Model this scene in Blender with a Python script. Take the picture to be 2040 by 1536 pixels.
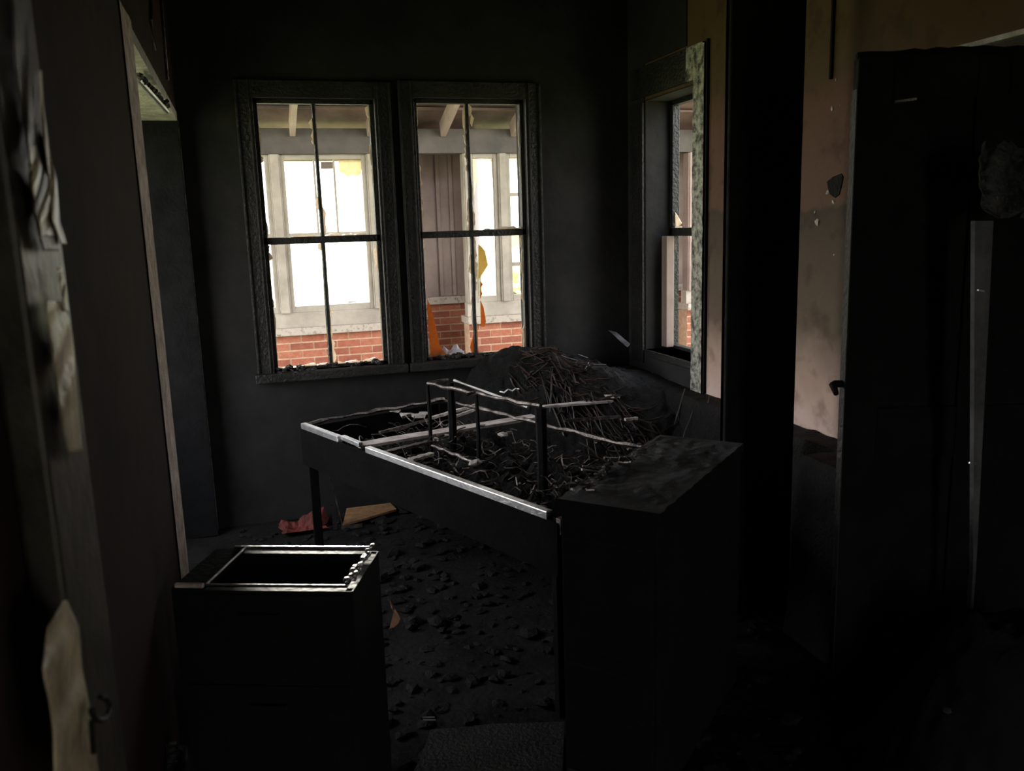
import bpy, bmesh, math, random
from mathutils import Vector, Matrix, noise
random.seed(7)
S = bpy.context.scene
COL = S.collection
for o in list(bpy.data.objects): bpy.data.objects.remove(o)

# ---------------------------------------------------------------- camera
PITCH, ROLL, YAW, FPX = math.radians(10.55), math.radians(1.767), math.radians(17.0), 1700.0
EYE = Vector((0, 0, 1.55))
FW = Vector((math.sin(YAW)*math.cos(PITCH), math.cos(YAW)*math.cos(PITCH), -math.sin(PITCH)))
R0 = Vector((math.cos(YAW), -math.sin(YAW), 0)); D0 = FW.cross(R0)
RT = R0*math.cos(ROLL) + D0*math.sin(ROLL); DN = -R0*math.sin(ROLL) + D0*math.cos(ROLL)
cam = bpy.data.cameras.new('camera'); camo = bpy.data.objects.new('camera', cam); COL.objects.link(camo)
m = Matrix((RT, -DN, -FW)).transposed().to_4x4(); m.translation = EYE; camo.matrix_world = m
cam.sensor_width = 36; cam.lens = FPX/2040*36; cam.clip_start = 0.02; cam.clip_end = 300
cam.dof.use_dof = True; cam.dof.focus_distance = 5.0; cam.dof.aperture_fstop = 6.0
S.camera = camo

# ---------------------------------------------------------------- sky, sun, exposure
SKY = 9.0
w = bpy.data.worlds.new('sky'); S.world = w; w.use_nodes = True
nt = w.node_tree; bg = nt.nodes['Background']
tc = nt.nodes.new('ShaderNodeTexCoord'); sx = nt.nodes.new('ShaderNodeSeparateXYZ'); cr = nt.nodes.new('ShaderNodeValToRGB')
nt.links.new(tc.outputs['Generated'], sx.inputs[0]); nt.links.new(sx.outputs['Z'], cr.inputs[0])
cr.color_ramp.elements[0].position = 0.0; cr.color_ramp.elements[0].color = (1, .96, .92, 1)
cr.color_ramp.elements[1].position = 1.0; cr.color_ramp.elements[1].color = (.80, .88, 1, 1)
nt.links.new(cr.outputs[0], bg.inputs[0]); bg.inputs[1].default_value = SKY
sun = bpy.data.lights.new('sun', 'SUN'); sun.energy = 9; sun.angle = math.radians(1.5); sun.color = (1, .93, .82)
suno = bpy.data.objects.new('sun', sun); COL.objects.link(suno)
suno.rotation_euler = Vector((0.068, 0.995, 0.085)).to_track_quat('Z', 'Y').to_euler(); suno.location = (2, 20, 8)
S.view_settings.view_transform = 'Standard'; S.view_settings.look = 'None'
S.view_settings.gamma = 1; S.view_settings.use_curve_mapping = False
S.view_settings.exposure = 0.0

# ---------------------------------------------------------------- helpers
def at(x, y, X=None, Y=None, Z=None):
    """point of the world on a plane, found along the photo ray through pixel x, y"""
    r = FW*FPX + RT*(x-1020) + DN*(y-768)
    t = (X-EYE.x)/r.x if X is not None else (Y-EYE.y)/r.y if Y is not None else (Z-EYE.z)/r.z
    return EYE + r*t
def tag(o, label=None, cat=None, group=None, kind=None):
    if label: o['label'] = label
    if cat: o['category'] = cat
    if group: o['group'] = group
    if kind: o['kind'] = kind
    return o
def empty(name, loc=(0, 0, 0), rz=0, **k):
    o = bpy.data.objects.new(name, None); COL.objects.link(o); o.location = loc; o.rotation_euler = (0, 0, rz)
    o.empty_display_size = .1
    return tag(o, **k)
def link(name, me, mat, parent=None, **k):
    o = bpy.data.objects.new(name, me); COL.objects.link(o)
    if mat is not None and not me.materials: me.materials.append(mat)
    if parent is not None:
        o.parent = parent
        o.matrix_parent_inverse = parent.matrix_world_inv if hasattr(parent, 'matrix_world_inv') else Matrix.Identity(4)
    return tag(o, **k)
class MB:
    def __init__(s): s.v = []; s.f = []
    def add(s, vs, fs):
        n = len(s.v); s.v += [tuple(v) for v in vs]; s.f += [tuple(i+n for i in f) for f in fs]; return s
    def box(s, a, b):
        (x0, y0, z0), (x1, y1, z1) = [min(p) for p in zip(a, b)], [max(p) for p in zip(a, b)]
        vs = [(x, y, z) for x in (x0, x1) for y in (y0, y1) for z in (z0, z1)]
        return s.add(vs, [(0, 1, 3, 2), (4, 6, 7, 5), (0, 4, 5, 1), (2, 3, 7, 6), (0, 2, 6, 4), (1, 5, 7, 3)])
    def bar(s, p, q, w, h, up=(0, 0, 1)):
        p, q = Vector(p), Vector(q); d = (q-p).normalized(); u = Vector(up)
        if abs(d.dot(u)) > .95: u = Vector((0, 1, 0))
        a = d.cross(u).normalized()*w/2; b = a.cross(d).normalized()*h/2
        vs = [e+i*a+j*b for e in (p, q) for i, j in ((-1, -1), (1, -1), (1, 1), (-1, 1))]
        return s.add(vs, [(3, 2, 1, 0), (4, 5, 6, 7), (0, 1, 5, 4), (1, 2, 6, 5), (2, 3, 7, 6), (3, 0, 4, 7)])
    def tube(s, pts, r, n=7, jit=0):
        pts = [Vector(p) for p in pts]; rings = []
        for i, p in enumerate(pts):
            d = (pts[min(i+1, len(pts)-1)]-pts[max(i-1, 0)]).normalized()
            u = Vector((0, 0, 1)) if abs(d.z) < .9 else Vector((0, 1, 0))
            a = d.cross(u).normalized(); b = a.cross(d)
            rr = (r[i] if isinstance(r, (list, tuple)) else r)*(1+random.uniform(-jit, jit))
            rings.append([p+(a*math.cos(k*2*math.pi/n)+b*math.sin(k*2*math.pi/n))*rr for k in range(n)])
        vs = [v for g in rings for v in g]; fs = []
        for i in range(len(pts)-1):
            for k in range(n): fs.append((i*n+k, i*n+(k+1) % n, (i+1)*n+(k+1) % n, (i+1)*n+k))
        fs.append(tuple(range(n-1, -1, -1))); fs.append(tuple((len(pts)-1)*n+k for k in range(n)))
        return s.add(vs, fs)
    def prism(s, poly, ext):
        ext = Vector(ext); n = len(poly); a = [Vector(p)-ext/2 for p in poly]; b = [p+ext for p in a]
        fs = [tuple(range(n-1, -1, -1)), tuple(range(n, 2*n))]+[(i, (i+1) % n, n+(i+1) % n, n+i) for i in range(n)]
        return s.add(a+b, fs)
    def blob(s, c, r, sq=(1, 1, 1), seg=6, jit=.35):
        bm = bmesh.new(); bmesh.ops.create_icosphere(bm, subdivisions=1, radius=1)
        rot = Matrix.Rotation(random.random()*6, 3, 'Z') @ Matrix.Rotation(random.random()*6, 3, 'X')
        vs = [Vector(c)+Vector([q*e for q, e in zip(rot @ (v.co*r*(1+random.uniform(-jit, jit))), sq)]) for v in bm.verts]
        fs = [tuple(v.index for v in f.verts) for f in bm.faces]; bm.free()
        return s.add(vs, fs)
    def mesh(s, name, smooth=False):
        me = bpy.data.meshes.new(name); me.from_pydata(s.v, [], s.f); me.update()
        bm = bmesh.new(); bm.from_mesh(me); bmesh.ops.recalc_face_normals(bm, faces=bm.faces)
        bm.to_mesh(me); bm.free()
        if smooth:
            for p in me.polygons: p.use_smooth = True
        return me
    def build(s, name, mat, parent=None, smooth=False, bevel=0, **k):
        o = link(name, s.mesh(name, smooth), mat, None, **k)
        if parent is not None:
            o.parent = parent
            o.matrix_parent_inverse = (Matrix.Translation(parent.location) @ parent.rotation_euler.to_matrix().to_4x4()).inverted()
        if bevel:
            b = o.modifiers.new('bevel', 'BEVEL'); b.width = bevel; b.segments = 2; b.limit_method = 'ANGLE'
        return o
def grid(fn, nu, nv):
    """surface fn(u,v)->point, returned as an MB"""
    g = MB(); vs = [fn(i/nu, j/nv) for i in range(nu+1) for j in range(nv+1)]
    fs = [(i*(nv+1)+j, (i+1)*(nv+1)+j, (i+1)*(nv+1)+j+1, i*(nv+1)+j+1) for i in range(nu) for j in range(nv)]
    g.add(vs, fs); return g
def N3(x, y, z, s): return noise.noise(Vector((x*s, y*s, z*s)))

# ---------------------------------------------------------------- materials
def mat(name, c1, c2=None, rough=.8, scale=6, bump=.3, metal=0, spec=.5, detail=6, bscale=None, lo=.35, hi=.65, trans=0):
    m_ = bpy.data.materials.new(name); m_.use_nodes = True; n = m_.node_tree; b = n.nodes['Principled BSDF']
    b.inputs['Roughness'].default_value = rough; b.inputs['Metallic'].default_value = metal
    b.inputs['Specular IOR Level'].default_value = spec
    tcn = n.nodes.new('ShaderNodeTexCoord')
    if c2 is None: b.inputs['Base Color'].default_value = (*c1, 1)
    else:
        nz = n.nodes.new('ShaderNodeTexNoise'); nz.inputs['Scale'].default_value = scale; nz.inputs['Detail'].default_value = detail
        nz.inputs['Roughness'].default_value = .65
        rp = n.nodes.new('ShaderNodeValToRGB'); rp.color_ramp.elements[0].position = lo; rp.color_ramp.elements[1].position = hi
        rp.color_ramp.elements[0].color = (*c1, 1); rp.color_ramp.elements[1].color = (*c2, 1)
        n.links.new(tcn.outputs['Object'], nz.inputs['Vector']); n.links.new(nz.outputs['Fac'], rp.inputs[0])
        n.links.new(rp.outputs[0], b.inputs['Base Color'])
    if bump:
        nb = n.nodes.new('ShaderNodeTexNoise'); nb.inputs['Scale'].default_value = bscale or scale*6; nb.inputs['Detail'].default_value = 5
        bp = n.nodes.new('ShaderNodeBump'); bp.inputs['Strength'].default_value = bump; bp.inputs['Distance'].default_value = .01
        n.links.new(tcn.outputs['Object'], nb.inputs['Vector']); n.links.new(nb.outputs['Fac'], bp.inputs['Height'])
        n.links.new(bp.outputs[0], b.inputs['Normal'])
    if trans:
        tl = n.nodes.new('ShaderNodeBsdfTranslucent'); tl.inputs[0].default_value = (*(c2 or c1), 1)
        mx = n.nodes.new('ShaderNodeMixShader'); mx.inputs[0].default_value = trans
        n.links.new(b.outputs[0], mx.inputs[1]); n.links.new(tl.outputs[0], mx.inputs[2])
        n.links.new(mx.outputs[0], n.nodes['Material Output'].inputs[0])
    return m_
M = dict(
    soot=mat('soot_wall', (.014, .0135, .014), (.028, .027, .027), .9, 3, .5, spec=.2),
    sootleft=mat('soot_wall_reddish', (.012, .008, .007), (.035, .014, .010), .9, 1.6, .3, spec=.2),
    char=mat('charred_wood', (.005, .005, .005), (.016, .015, .014), .55, 9, .8, spec=.4, bscale=60),
    chardull=mat('charred_dull', (.004, .004, .0045), (.010, .010, .011), .85, 9, .5, spec=.15),
    ash=mat('ashy_top', (.022, .022, .024), (.12, .12, .125), .7, 5, .8, spec=.35, bscale=40),
    rubble=mat('charred_rubble', (.005, .005, .005), (.022, .020, .019), .6, 14, .8, spec=.5, bscale=80),
    strand=mat('charred_strands', (.006, .005, .0045), (.05, .030, .025), .4, 10, .3, spec=.6),
    floor=mat('sooty_floor', (.002, .002, .002), (.013, .012, .0115), .8, 5, .9, spec=.2, bscale=30),
    blackest=mat('matt_black_soot', (.0022, .0022, .0024), (.005, .005, .0052), .95, 9, .3, spec=.08),
    heap=mat('charred_heap', (.003, .003, .003), (.011, .010, .010), .8, 14, .8, spec=.25, bscale=80),
    metal=mat('bare_steel', (.6, .6, .62), (.9, .9, .93), .38, 14, .25, metal=1),
    metaldark=mat('burnt_steel', (.05, .045, .045), (.30, .26, .25), .42, 22, .4, metal=1),
    metalblack=mat('black_steel', (.006, .006, .007), (.012, .012, .012), .6, 10, .2, spec=.3),
    pale=mat('scorched_pale_wood', (.50, .42, .40), (.92, .84, .82), .6, 16, .4),
    palegrey=mat('smoked_plaster', (.30, .28, .27), (.62, .58, .56), .85, 12, .6),
    edge=mat('bare_plaster_edge', (.42, .34, .29), (.85, .74, .66), .85, 22, .5),
    cream=mat('cream_paint', (.22, .19, .155), (.35, .31, .26), .6, 3, .1),
    creamdirty=mat('smoked_cream_paint', (.19, .135, .12), (.31, .235, .21), .65, 2.2, .15),
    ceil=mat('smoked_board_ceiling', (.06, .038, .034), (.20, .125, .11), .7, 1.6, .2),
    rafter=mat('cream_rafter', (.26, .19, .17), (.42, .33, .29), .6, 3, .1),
    header=mat('smoked_header', (.035, .030, .027), (.085, .07, .062), .7, 2.5, .15),
    sill=mat('stone_sill', (.10, .08, .065), (.36, .31, .26), .8, 26, .4, lo=.30, hi=.48),
    mortar=mat('mortar', (.36, .23, .15), (.50, .34, .23), .95, 20, .5),
    concrete=mat('porch_concrete', (.10, .09, .08), (.18, .16, .15), .9, 5, .3),
    grass=mat('pale_dry_grass', (.30, .34, .12), (.55, .52, .25), .95, .6, .3, bscale=8),
    leaf=mat('hedge_leaves', (.20, .26, .05), (.42, .42, .10), .8, 3, 0, trans=.4),
    orange=mat('orange_scorched_plastic', (.45, .13, .03), (.75, .33, .08), .5, 30, .2, trans=.6),
    yellow=mat('yellowed_plastic', (.50, .36, .10), (.85, .68, .28), .5, 25, .2, trans=.55),
    rag=mat('cream_curtain_rag', (.60, .50, .34), (.85, .76, .58), .8, 20, .2, trans=.5),
    paper=mat('white_paper', (.62, .62, .68), (.92, .90, .95), .7, 14, .2, trans=.35),
    red=mat('red_paper', (.07, .008, .007), (.18, .026, .018), .7, 20, .4),
    brown=mat('brown_board', (.20, .10, .045), (.38, .21, .10), .7, 25, .3),
    peel=mat('peeling_cream_paint', (.22, .16, .09), (.88, .76, .54), .45, 9, .6, bscale=30),
    jamb=mat('smoked_olive_paint', (.020, .017, .012), (.085, .072, .048), .5, 5, .4),
    casing=mat('blistered_green_grey_paint', (.03, .03, .026), (.50, .50, .42), .55, 26, .9, lo=.38, hi=.60, bscale=45),
    curl=mat('torn_brown_strip', (.40, .20, .12), (.62, .36, .24), .6, 20, .2),
    foil=mat('crumpled_foil', (.2, .19, .19), (.5, .48, .47), .35, 20, .5, metal=.8),
)
def brick_mat(i, c1, c2):
    return mat('red_brick_%d' % i, c1, c2, .9, 22, .7, bscale=90)
BR = [brick_mat(0, (.23, .066, .036), (.31, .098, .055)), brick_mat(1, (.27, .083, .045), (.35, .13, .075)), brick_mat(2, (.19, .055, .032), (.26, .08, .045))]

# wall plaster of the right wall: patchy remaining paint, thick brown smoke stain high up, paler bottom partly light painted into the colour
def plaster():
    m_ = bpy.data.materials.new('smoke_stained_lit_plaster'); m_.use_nodes = True; n = m_.node_tree; b = n.nodes['Principled BSDF']
    b.inputs['Roughness'].default_value = .75; b.inputs['Specular IOR Level'].default_value = .3
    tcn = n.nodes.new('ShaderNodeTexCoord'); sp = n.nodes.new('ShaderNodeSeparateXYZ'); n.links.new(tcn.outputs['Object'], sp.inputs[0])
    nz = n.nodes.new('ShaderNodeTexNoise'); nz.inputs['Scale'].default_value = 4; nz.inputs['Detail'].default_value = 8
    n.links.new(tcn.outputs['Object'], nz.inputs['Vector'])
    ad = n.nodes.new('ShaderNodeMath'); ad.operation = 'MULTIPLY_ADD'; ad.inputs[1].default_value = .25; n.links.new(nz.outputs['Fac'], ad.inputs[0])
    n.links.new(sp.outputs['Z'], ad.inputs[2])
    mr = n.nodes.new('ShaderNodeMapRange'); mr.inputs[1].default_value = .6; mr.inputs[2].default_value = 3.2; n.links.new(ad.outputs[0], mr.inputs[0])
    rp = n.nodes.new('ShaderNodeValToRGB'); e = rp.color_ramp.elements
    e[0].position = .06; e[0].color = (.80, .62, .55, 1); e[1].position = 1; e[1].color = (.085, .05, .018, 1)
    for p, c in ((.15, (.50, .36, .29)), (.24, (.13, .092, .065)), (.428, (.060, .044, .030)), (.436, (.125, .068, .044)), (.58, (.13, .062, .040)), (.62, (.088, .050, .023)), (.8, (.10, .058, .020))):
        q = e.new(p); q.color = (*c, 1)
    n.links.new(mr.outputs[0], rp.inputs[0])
    n2 = n.nodes.new('ShaderNodeTexNoise'); n2.inputs['Scale'].default_value = 9; n2.inputs['Detail'].default_value = 8; n.links.new(tcn.outputs['Object'], n2.inputs['Vector'])
    r2 = n.nodes.new('ShaderNodeValToRGB'); r2.color_ramp.elements[0].position = .33; r2.color_ramp.elements[0].color = (.68, .64, .62, 1); r2.color_ramp.elements[1].position = .47
    n.links.new(n2.outputs['Fac'], r2.inputs[0])
    mx = n.nodes.new('ShaderNodeMix'); mx.data_type = 'RGBA'; mx.blend_type = 'MULTIPLY'; mx.inputs[0].default_value = 1
    n.links.new(rp.outputs[0], mx.inputs[6]); n.links.new(r2.outputs[0], mx.inputs[7]); n.links.new(mx.outputs[2], b.inputs['Base Color'])
    bp = n.nodes.new('ShaderNodeBump'); bp.inputs['Strength'].default_value = .5; bp.inputs['Distance'].default_value = .01
    n.links.new(n2.outputs['Fac'], bp.inputs['Height']); n.links.new(bp.outputs[0], b.inputs['Normal'])
    return m_
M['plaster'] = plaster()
def glass(name, tint, gloss):
    m_ = bpy.data.materials.new(name); m_.use_nodes = True; n = m_.node_tree; n.nodes.remove(n.nodes['Principled BSDF'])
    t = n.nodes.new('ShaderNodeBsdfTransparent'); t.inputs[0].default_value = (*tint, 1)
    g = n.nodes.new('ShaderNodeBsdfGlossy'); g.inputs['Roughness'].default_value = .05
    x = n.nodes.new('ShaderNodeMixShader'); x.inputs[0].default_value = gloss
    n.links.new(t.outputs[0], x.inputs[1]); n.links.new(g.outputs[0], x.inputs[2]); n.links.new(x.outputs[0], n.nodes['Material Output'].inputs[0])
    return m_
M['glass'] = glass('clear_glass', (.96, .97, .96), .05)
M['shard'] = mat('smoked_glass_shard', (.35, .25, .18), (.9, .8, .68), .2, 30, .2, spec=.9, trans=.5)

# ---------------------------------------------------------------- room shell
YW, XL, XR, ZC, YB = 4.66, -0.252, 2.175, 3.3, -1.6
def wall_y(name, y0, y1, x0, x1, z0, z1, holes, m_, **k):
    """wall slab in XZ with rectangular holes (hx0,hx1,hz0,hz1)"""
    xs = sorted({x0, x1, *[h[0] for h in holes], *[h[1] for h in holes]}); b = MB()
    for a, c in zip(xs, xs[1:]):
        hs = sorted([h for h in holes if h[0] <= a and h[1] >= c], key=lambda h: h[2]); z = z0
        for h in hs:
            b.box((a, y0, z), (c, y1, h[2])); z = h[3]
        b.box((a, y0, z), (c, y1, z1))
    return b.build(name, m_, kind='structure', **k)
def wall_x(name, x0, x1, y0, y1, z0, z1, holes, m_, **k):
    ys = sorted({y0, y1, *[h[0] for h in holes], *[h[1] for h in holes]}); b = MB()
    for a, c in zip(ys, ys[1:]):
        hs = sorted([h for h in holes if h[0] <= a and h[1] >= c], key=lambda h: h[2]); z = z0
        for h in hs:
            if h[2] > z: b.box((x0, a, z), (x1, c, h[2]))
            z = h[3]
        b.box((x0, a, z), (x1, c, z1))
    return b.build(name, m_, kind='structure', **k)
W1 = (.105, .715, .825, 2.225); W2 = (.925, 1.545, .825, 2.235)
wall_y('wall_far', YW, YW+.16, XL-.9, XR+.2, 0, ZC, [W1, W2], M['soot'])
W3 = (3.885, 4.45, .83, 2.21)
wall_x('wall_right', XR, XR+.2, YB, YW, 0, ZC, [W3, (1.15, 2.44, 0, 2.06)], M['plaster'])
wall_x('wall_left', XL-.16, XL, YB, YW, 0, ZC, [(2.76, 4.56, 0, 2.14)], M['sootleft'])
wall_y('wall_back', YB-.15, YB, XL-.9, XR+.2, 0, ZC, [(1.05, 1.42, 0, 2.1)], M['soot'])  # unseen doorway behind the camera, added for fill light
MB().box((XL-.9, YB-.2, ZC), (XR+.2, YW+.16, ZC+.12)).build('ceiling', M['soot'], kind='structure')
grid(lambda u, v: (XL-.9+u*3.5, YB+v*6.3, .012*N3(u*3.5, v*6.3, 0, 5)), 60, 110).build('floor', M['floor'], smooth=True, kind='structure')
# closet / next room behind the left doorway, and behind the right doorway
wall_x('wall_side_room', XL-1.0, XL-.9, 2.3, YW+.16, 0, ZC, [(2.95, 4.25, .75, 2.10)], M['soot'])  # unseen window opening, added to light the right wall
b = MB(); b.box((XL-.9, 2.3, 0), (XL-.16, 2.4, ZC)); b.build('wall_side_room_near', M['soot'], kind='structure')
b = MB(); b.box((XR+.2, 2.44, 0), (XR+1.3, 2.56, ZC)); b.box((XR+1.3, .9, 0), (XR+1.4, 2.56, ZC)); b.box((XR+.2, .9, 0), (XR+1.3, 1.0, ZC)); b.box((XR+.2, .9, ZC-.1), (XR+1.3, 2.5, ZC)); b.box((XR+.2, .9, -.1), (XR+1.3, 2.5, 0))
b.build('wall_passage', M['soot'], kind='structure')
# soffits of both doorways, thin pale plaster lining
MB().box((XL-.17, 2.745, 2.10), (XL+.001, 4.565, 2.14)).build('trim_1', M['palegrey'], kind='structure')
MB().box((XL-.75, 2.42, 2.14), (XL-.16, 4.64, 2.18)).build('ceiling_closet', M['palegrey'], kind='structure')
MB().box((XR-.002, 1.15, 2.045), (XR+.205, 2.44, 2.06)).build('trim_2', M['palegrey'], kind='structure')
b = MB(); b.box((XR-.006, 4.45, 0), (XR, YW, ZC)); b.box((XR-.006, 3.98, 2.40), (XR, 4.45, ZC)); b.box((XR-.006, 3.89, 0), (XR, 4.45, .79))
b.box((XR, 4.444, .83), (XR+.2, 4.45, 2.21)); b.box((XR, 3.885, 2.204), (XR+.2, 4.45, 2.21)); b.build('trim_30', M['soot'], kind='structure')
b = MB(); b.box((XL-.162, 4.555, 0), (XL+.001, 4.56, 2.14)); b.box((XL-.001, 4.56, 0), (XL+.002, YW, ZC)); b.build('trim_31', M['chardull'], kind='structure')
# bare plaster face beside the doorway (pale vertical strip)
g = grid(lambda u, v: (XL+.004+.003*N3(u, v*30, 1, 2), 2.50+.25*u+.012*N3(u, v*20, 3, 3), .05+v*2.1), 4, 60)
g.build('trim_3', M['edge'], kind='structure')
# far jamb edge: thin steel bar added to draw its highlight
MB().bar((XL+.002, 4.568, .02), (XL+.002, 4.568, 2.1), .008, .008).build('trim_4', M['metaldark'], kind='structure')
# tall dark partition panel standing free of the right wall
b = MB(); b.box((1.679, 2.77, 0), (1.99, 2.80, ZC)); b.box((1.679, 2.76, 0), (1.72, 2.80, ZC)); b.build('wall_partition', M['chardull'], bevel=.006, kind='structure')
pc = [at(x, y, X=XR-.002) for x, y in ((1648, 362), (1660, 352), (1676, 346), (1680, 352), (1676, 372), (1672, 388), (1664, 394), (1655, 388), (1650, 374))]
MB().prism(pc, (.004, 0, 0)).build('bare_patch', M['heap'], bpy.data.objects['wall_right'])
for x, y, r in ((1665, 159, .006), (1658, 216, .008), (1674, 209, .004), (1628, 443, .012), (1623, 423, .005), (1648, 384, .008), (1660, 402, .007), (1661, 508, .004)):
    MB().blob(at(x, y, X=XR-.002), r, (.4, 1, 1.2)).build('plaster_chip', M['palegrey'], bpy.data.objects['wall_right'])
# black skirting band / pipe casing behind the crack
MB().bar((XR-.004, 2.86, 2.06), (XR-.004, 2.86, ZC), .016, .010).build('trim_5', M['chardull'], kind='structure')
MB().bar((XR-.004, 3.765, .69), (XR-.004, 3.765, 2.39), .022, .012).build('trim_6', M['chardull'], kind='structure')

# ---------------------------------------------------------------- room windows
def lumps(x0, x1, y, z, n, r, amp=.03):
    b = MB()
    for i in range(n):
        b.blob((random.uniform(x0, x1), y+random.uniform(-.03, .03), z+random.uniform(-.01, amp)), random.uniform(r*.4, r), (1, 1, .7))
    return b
def shards(win, x0, x1, z0, z1, y, dens, sides):
    n = 0
    for side in sides:
        L = (z1-z0) if side in 'lr' else (x1-x0); t = 0
        while t < L:
            seg = random.uniform(.03, .16)
            if random.random() < dens and n < 12:
                k = 5; pts = []; dep = random.uniform(.006, .022)
                a, e = t, min(L, t+seg)
                inner = [(a+(e-a)*i/k, dep*(random.uniform(.3, 1) if 0 < i < k else .05)) for i in range(k+1)]
                poly = [(a, -.004), (e, -.004)]+inner[::-1]
                for p, q in poly:
                    if side == 'l': pts.append((x0+q, y, z0+p))
                    if side == 'r': pts.append((x1-q, y, z0+p))
                    if side == 'b': pts.append((x0+p, y, z0+q))
                    if side == 't': pts.append((x0+p, y, z1-q))
                MB().prism(pts, (0, .004, 0)).build('glass_shard', M['shard'], win); n += 1
            t += seg
def sash_window(idx, W, mun, rail):
    x0, x1, z0, z1 = W; ys = YW+.02
    win = empty('window_%d' % idx, ((x0+x1)/2, YW, z0), kind='structure')
    b = MB(); c = .085
    for (a, d) in (((x0-c, z0-.05), (x0, z1+c)), ((x1, z0-.05), (x1+c, z1+c)), ((x0, z1), (x1, z1+c))):
        b.box((a[0], YW-.024, a[1]), (d[0], YW+.0, d[1]))
    for xx in (x0-c, x1+c-.012): b.box((xx, YW-.036, z0-.05), (xx+.012, YW-.024, z1+c))
    for xx in (x0-.022, x1+.014): b.box((xx, YW-.032, z0-.05), (xx+.008, YW-.024, z1+c))
    b.build('casing', M['char'], win, bevel=.003)
    b = MB(); s = .022
    b.box((x0, ys, z0), (x0+s, ys+.045, z1)); b.box((x1-s, ys, z0), (x1, ys+.045, z1)); b.box((x0, ys, z1-s), (x1, ys+.045, z1)); b.box((x0, ys, z0), (x1, ys+.045, z0+s*.7))
    b.build('sash_frame', M['char'], win, bevel=.003)
    pts = [(mun+.0012*math.sin(z*5), ys+.02, z) for z in [z0+.005+(z1-z0)*i/24 for i in range(25)]]
    MB().tube(pts, .0115, 6, .12).build('muntin', M['char'], win)
    b = MB(); b.box((x0, ys, rail-.018), (x1, ys+.045, rail+.018)); b.build('meeting_rail', M['char'], win, bevel=.003)
    MB().box((x0-.1, YW-.06, z0-.05), (x1+.1, YW+.16, z0)).build('window_sill', M['char'], win, bevel=.006)
    lumps(x0, x1, ys, z0+.005, 60, .020, .014).build('sill_debris', M['rubble'], win, kind='stuff')
    for (a, e) in ((x0+s, mun-.012), (mun+.012, x1-s)):
        shards(win, a, e, rail+.018, z1-s, ys+.02, .42, 'lrb'); shards(win, a, e, z0+s*.7, rail-.018, ys+.02, .40, 'lrb')
    return win
win1 = sash_window(1, W1, .408, 1.512)
win2 = sash_window(2, W2, 1.227, 1.518)
# pieces of burnt blind still hanging in window 2
def scraps(lst, Y, parent, name):
    for pts, mt in lst:
        P_ = [at(x, y, Y=Y) for x, y in pts]
        MB().prism(P_, (0, .004, 0)).build(name, M[mt], parent)
scraps([
    ([(851, 596), (856, 606), (866, 640), (876, 690), (888, 704), (892, 712), (876, 713), (857, 708)], 'orange'),
    ([(951, 652), (953, 708), (944, 708), (936, 692), (941, 672)], 'orange'),
    ([(953, 487), (958, 490), (966, 500), (972, 528), (964, 541), (957, 552), (953, 556)], 'yellow'),
    ([(957, 560), (962, 566), (957, 575), (961, 585), (956, 596)], 'orange'),
    ([(957, 598), (963, 612), (968, 640), (964, 652), (958, 650)], 'orange'),
    ([(1001, 704), (1012, 694), (1017, 691), (1026, 700), (1026, 708), (1006, 709)], 'yellow'),
    ([(1050, 566), (1052, 705), (1041, 705), (1042, 690), (1049, 660), (1046, 640)], 'yellow'),
    ([(1028, 705), (1038, 697), (1044, 699), (1040, 708)], 'yellow'),
    ([(875, 714), (880, 706), (905, 704), (940, 708), (950, 714)], 'yellow'),
    ([(926, 232), (933, 242), (933, 256), (928, 248)], 'rag'), ([(938, 225), (944, 236), (940, 252), (937, 246)], 'rag'),
], YW+.045, win2, 'blind_scrap')
scraps([
    ([(512, 262), (519, 266), (521, 285), (519, 304), (514, 296)], 'rag'),
    ([(736, 288), (740, 290), (743, 318), (741, 338), (737, 318)], 'rag'),
], YW+.045, win1, 'blind_scrap')
# window 3 in the right wall
win3 = empty('window_3', (XR, 4.2, .83), kind='structure')
b = MB(); xs = XR+.15
b.box((xs, 3.885, .83), (xs+.045, 3.97, 2.21)); b.box((xs, 4.415, .83), (xs+.045, 4.45, 2.21)); b.box((xs, 3.885, 2.18), (xs+.045, 4.45, 2.21)); b.box((xs, 3.885, .83), (xs+.045, 4.45, .85))
b.build('sash_frame', M['char'], win3, bevel=.003)
MB().box((xs, 3.885, 1.47), (xs+.045, 4.45, 1.515)).build('meeting_rail', M['char'], win3, bevel=.003)
MB().box((xs+.01, 4.155, .85), (xs+.035, 4.18, 2.18)).build('muntin', M['char'], win3, bevel=.003)
MB().box((XR+.1, 4.385, .84), (XR+.148, 4.448, 1.47)).build('inner_stop', M['creamdirty'], win3, bevel=.003)
g = grid(lambda u, v: (XR-.022+.004*N3(u, v*9, 2, 4), 3.765+.012+.105*u, .69+v*1.685), 6, 70)
g.build('side_casing', M['casing'], win3, smooth=True)
MB().box((XR-.019, 3.86, .69), (XR, 3.883, 2.37)).build('casing_return', M['casing'], win3)
MB().box((XR-.02, 3.80, 2.225), (XR, 3.96, 2.385)).build('head_casing', M['casing'], win3, bevel=.003)
MB().box((XR-.018, 3.96, 2.225), (XR, 4.60, 2.385)).build('head_casing', M['char'], win3, bevel=.003)
MB().box((XR-.02, 4.45, .75), (XR, 4.60, 2.2)).build('far_casing', M['char'], win3, bevel=.003)
MB().box((XR-.008, 3.89, .79), (XR+.2, 4.50, .83)).build('window_sill', M['char'], win3, bevel=.004)
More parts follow.
